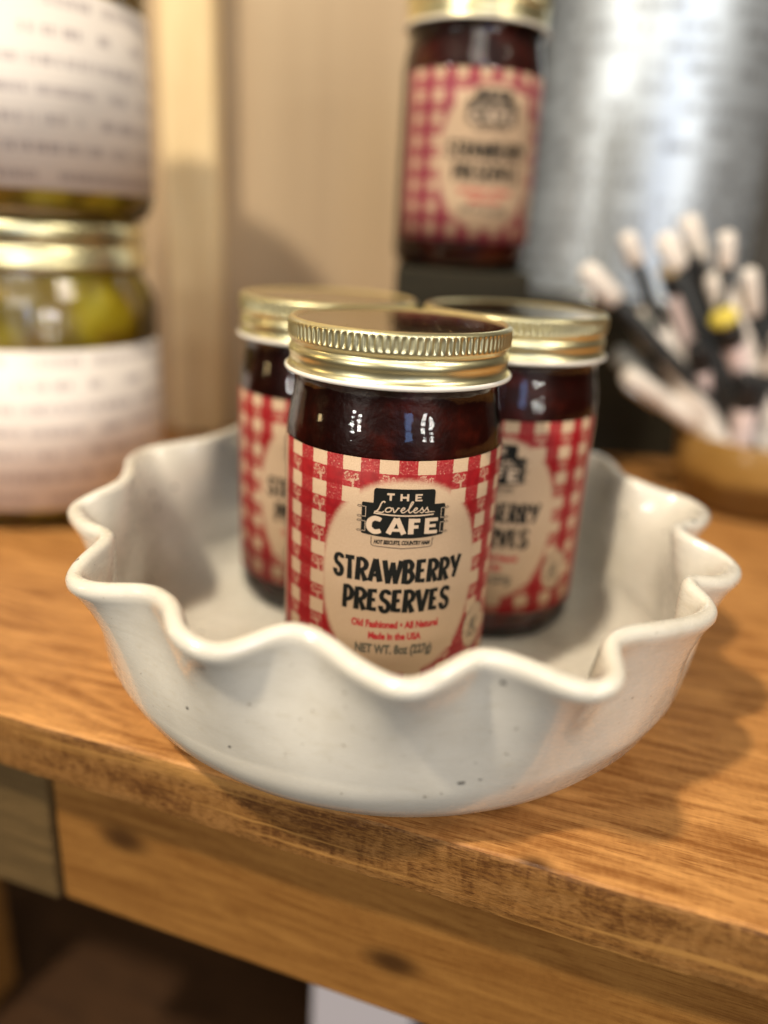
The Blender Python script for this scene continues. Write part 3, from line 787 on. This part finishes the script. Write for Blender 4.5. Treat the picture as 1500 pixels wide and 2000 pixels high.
# ================================================================== PICKLE JARS
def make_pickle(label):
    j = thing('pickle_jar', (0, 0, 0), label, 'jar', 'two stacked pickle jars with gold lids')
    R = 0.062
    lathe('glass_body', [(0, .002), (.045, .002), (.052, 0), (.058, .002), (R - .001, .008), (R, .014), (R, .10), (R, .112), (R - .003, .120), (R - .006, .1245), (R - .007, .128), (R - .007, .134), (R - .007, .140)], m_glass, j, 96)
    lathe('pickles', [(0, .005), (.05, .005), (R - .003, .014), (R - .003, .112), (R - .0065, .1215), (R - .0095, .128), (R - .0095, .139), (0, .139)], m_pickle, j, 96)
    ld = lathe('lid', [(0, .1500), (.050, .1500), (.051, .1512), (.0545, .1514), (.0565, .1500), (.0570, .1480), (.0570, .1425), (.0562, .1410), (.0558, .1395), (.0570, .1380), (.0575, .1365), (.0574, .1330), (.0580, .1320), (.0582, .1300), (.0570, .1290), (.0558, .1290)], m_gold, j, 96)
    zb, zt = .013, .093; ns = 64; vs = []; fs = []; uv = []
    for i in range(ns + 1):
        a = -2.2 + 4.0 * i / ns
        for z in (zb, zt): vs.append(((R + .0003) * math.sin(a), -(R + .0003) * math.cos(a), z)); uv.append((i / ns, (z - zb) / (zt - zb)))
    for i in range(ns): fs.append((2 * i, 2 * i + 2, 2 * i + 3, 2 * i + 1))
    lb = mesh('label', vs, fs, m_picklelabel, j)
    ul = lb.data.uv_layers.new(name='UVMap')
    for lo in lb.data.loops: ul.data[lo.index].uv = uv[lo.vertex_index]
    so = lb.modifiers.new('thick', 'SOLIDIFY'); so.thickness = 0.0002; so.offset = -1
    return j
pk = make_pickle('lower pickle jar, gold lid under the other pickle jar, standing on the wooden shelf')
place(pk, -0.1925, 0.425, SH, 0.2)
place(copy_tree(pk), -0.1915, 0.426, SH + 0.1516, 0.45, 'upper pickle jar with white label, standing on the lid of the lower one')

# ================================================================== DARK CRATE, CANISTER
cr_ = thing('display_riser', (0.22, 0.575, SH), 'dark stained wooden riser behind the bowl, under the grey printed canister', 'riser')
box('top_board', -0.135, 0.16, 0, 0.24, 0.102, 0.113, m_dark, cr_, 0.001)
box('front_board', -0.133, 0.158, 0.003, 0.012, 0, 0.1015, m_dark, cr_, 0.001)
box('side_board', -0.133, -0.124, 0.0125, 0.238, 0, 0.1015, m_dark, cr_, 0.001)
box('side_board', 0.149, 0.158, 0.0125, 0.238, 0, 0.1015, m_dark, cr_, 0.001)
ca = thing('metal_canister', (0.190, 0.705, SH + 0.1132), 'tall silver grey canister printed with small dark text, behind the pens', 'canister')
def cyl_uv(name, R, z0, z1, mat, parent, n=96):
    vs, fs, uv = [], [], []
    for i in range(n + 1):
        a = 2 * PI * i / n + PI
        for z in (z0, z1): vs.append((R * math.sin(a), -R * math.cos(a), z)); uv.append((i / n, (z - z0) / (z1 - z0)))
    for i in range(n): fs.append((2 * i, 2 * i + 2, 2 * i + 3, 2 * i + 1))
    o = mesh(name, vs, fs, mat, parent)
    ul = o.data.uv_layers.new(name='UVMap')
    for lo in o.data.loops: ul.data[lo.index].uv = uv[lo.vertex_index]
    return o
cyl_uv('body', 0.100, 0.003, 0.37, m_canister, ca)
m_tin = Mat('tin_rim', (0.6, 0.6, 0.6), 0.25, Metallic=1.0)
lathe('lid', [(0, .377), (.094, .377), (.0995, .376), (.1015, .373), (.1015, .3702), (.098, .3702)], m_tin, ca, 96)
lathe('base', [(0, .0005), (.098, .0), (.1012, .0005), (.1012, .003), (.099, .0034), (0, .0034)], m_tin, ca, 96)

# ================================================================== CUP AND PENS
cup = thing('brown_cup', (0.236, 0.482, SH), 'tan brown cup behind the right of the bowl, holding many white and black pens', 'cup')
M = Mat('brown_stoneware', rough=0.3, Coat_Weight=0.3)
x, y, z = M.sep(M.coord('Object'))
n = M.noise(M.coord('Object'), 60, 3, 0.6)
M.color(M.mix((z + (n - 0.5) * 0.012).ss(0.020, 0.028), (0.11, 0.047, 0.008), (0.34, 0.19, 0.05)))
m_cup = M
lathe('vessel', [(0, 0), (.038, 0), (.043, .002), (.046, .008), (.0485, .022), (.0505, .047), (.0495, .0482), (.0475, .046), (.0455, .022), (.043, .009), (0, .006)], m_cup, cup, 72)
PENS = [ # tip, shoulder (mm), colour, how it looks
 ((83.9, 139.1), (99.8, 126.6), 'w', 'dk', 'white tipped pen leaning farthest left out of the brown cup'),
 ((100.5, 154.3), (104.5, 141.4), 'w', 'dk', 'short white tipped pen, second from the left in the cup'),
 ((117.5, 155.0), (121.4, 140.1), 'w', 'dk', 'white tipped pen standing nearly upright left of the black capped one'),
 ((126.3, 163.0), (138.9, 146.7), 'w', 'dk', 'tallest white tipped pen, leaning left at the top of the bunch'),
 ((145.1, 157.5), (149.5, 144.1), 'w', 'dk', 'white tipped pen at the top of the bunch, right of the tallest'),
 ((143.1, 140.2), (168.1, 106.1), 'W', 'w', 'thick white pen leaning left behind the yellow tipped one'),
 ((122.3, 142.4), (128.1, 131.6), 'b', 'p', 'pinkish pen with a black cap and tan ring'),
 ((113.9, 122.9), (148.6, 81.8), 'W', 'w', 'long white pen lying low across the front of the bunch'),
 ((149.9, 122.9), (157.6, 108.9), 'y', 'p', 'pen with a bright yellow end and black band'),
 ((141.3, 108.1), (147.7, 96.8), 'k', 'p', 'pale pen with a plain black cap, below the yellow ended one'),
 ((170.0, 128.0), (172.0, 104.0), 'w', 'dk', 'white tipped pen at the right of the bunch'),
 ((104.0, 102.0), (120.0, 90.0), 'g', 'dk', 'grey tipped pen leaning low left over the cup rim'),
 ((182.0, 118.0), (178.0, 98.0), 'w', 'dk', 'dark pen with a long white cap, low at the right of the cup'),
 ((162.0, 112.0), (163.0, 96.0), 'g', 'dk', 'grey tipped upright pen in the middle of the cup'),
 ((112.0, 118.0), (122.0, 106.0), 'g', 'dk', 'grey tipped pen just below the farthest left one'),
 ((134.0, 128.0), (139.0, 116.0), 'b', 'dk', 'dark pen with tan end, right of the long low one'),
 ((158.0, 142.0), (160.0, 122.0), 'w', 'dk', 'dark barrelled pen with a white cap behind the yellow ended one'),
 ((176.0, 146.0), (172.0, 126.0), 'k', 'dk', 'plain all black pen at the upper right of the bunch'),
 ((152.0, 96.0), (158.0, 82.0), 'k', 'w', 'short white pen with black cap just above the cup rim'),
 ((136.0, 92.0), (148.0, 78.0), 'k', 'w', 'white pen with a black cap leaning low towards the bowl'),
 ((168.0, 96.0), (169.0, 80.0), 'k', 'p', 'short pinkish pen with a black cap above the cup rim'),
 ((110.0, 92.0), (128.0, 78.0), 'w', 'w', 'all white pen leaning lowest on the left of the cup'),
 ((132.0, 146.0), (137.0, 132.0), 'k', 'dk', 'all black pen hidden between the tall white tips'),
 ((190.0, 134.0), (184.0, 112.0), 'w', 'dk', 'dark pen with a white tip at the right edge of the photo'),
]
m_greyp = Mat('grey_plastic', (0.30, 0.30, 0.27), 0.4)
cupc = Vector((0.236, 0.482))
PS = 1.24
for k, (t_, s_m, kind, bar, lab_) in enumerate(PENS):
    Yt = 0.455 + 0.009 * (k % 4)
    tip = Vector((t_[0] / 1e3 * (Yt / .37), Yt, 0.1517 + (t_[1] / 1e3 - 0.1517) * (Yt / .37)))
    sh = Vector((s_m[0] / 1e3 * (Yt / .37), Yt + 0.003, 0.1517 + (s_m[1] / 1e3 - 0.1517) * (Yt / .37)))
    foot = Vector((cupc.x + 0.025 * math.cos(k * 2.4), cupc.y + 0.022 * math.sin(k * 2.4), SH + 0.014))
    d = (sh - tip).normalized()
    sh = tip.lerp(foot, min(0.8, (sh - tip).length * 1.1 / (foot - tip).length))
    r_ = (0.0088, 0.0078)[k % 2] if kind in 'W' else (0.0062, 0.0052, 0.0068)[k % 3]
    o = thing('pen', tuple(foot), lab_, 'pen', 'white and black pens fanned out in the brown cup')
    T_ = tip - foot; S_ = sh - foot
    bm_ = {'dk': m_charcoal, 'w': m_white, 'p': m_pinkwhite}[bar]
    rod('barrel', (0, 0, 0), S_, r_ * 0.75, r_ * (0.7 if bar == 'dk' else 1.0), bm_, o)
    ax = (T_ - S_)
    if kind in 'wWg':
        rod('cap', S_ - ax * 0.06, T_, r_ * 1.0, r_ * 0.95, m_greyp if kind == 'g' else m_white, o, round_=0.7)
        side = ax.cross(Vector((0, 1, 0))).normalized() * r_ + Vector((0, -r_ * 0.5, 0))
        if kind == 'w': rod('clip', S_ + ax * 0.05 + side, S_ + ax * 0.85 + side, r_ * 0.22, r_ * 0.18, m_tin, o, 8)
    elif kind == 'k':
        rod('cap', S_ - ax * 0.06, T_, r_ * 1.05, r_ * 1.0, m_blackp, o)
    else:
        mid = S_ + ax * 0.62
        rod('cap', S_ - ax * 0.06, mid, r_ * 1.15, r_ * 1.15, m_blackp, o)
        rod('end_plug', mid - ax * 0.01, T_, r_ * 1.2, r_ * 1.15, m_yellow if kind == 'y' else m_goldp, o, round_=.5)

# ================================================================== WHITE BOX ON THE LOWER SHELF
bx_ = thing('white_carton', (0.003, 0.30, -0.3095), 'small white carton on the dark lower shelf under the rail', 'carton', rz=-0.2)
box('body', -0.028, 0.028, 0, 0.05, 0.0, 0.106, m_paper, bx_, 0.002)
box('flap', -0.027, 0.027, 0.002, 0.048, 0.1065, 0.109, m_paper, bx_, 0.001)
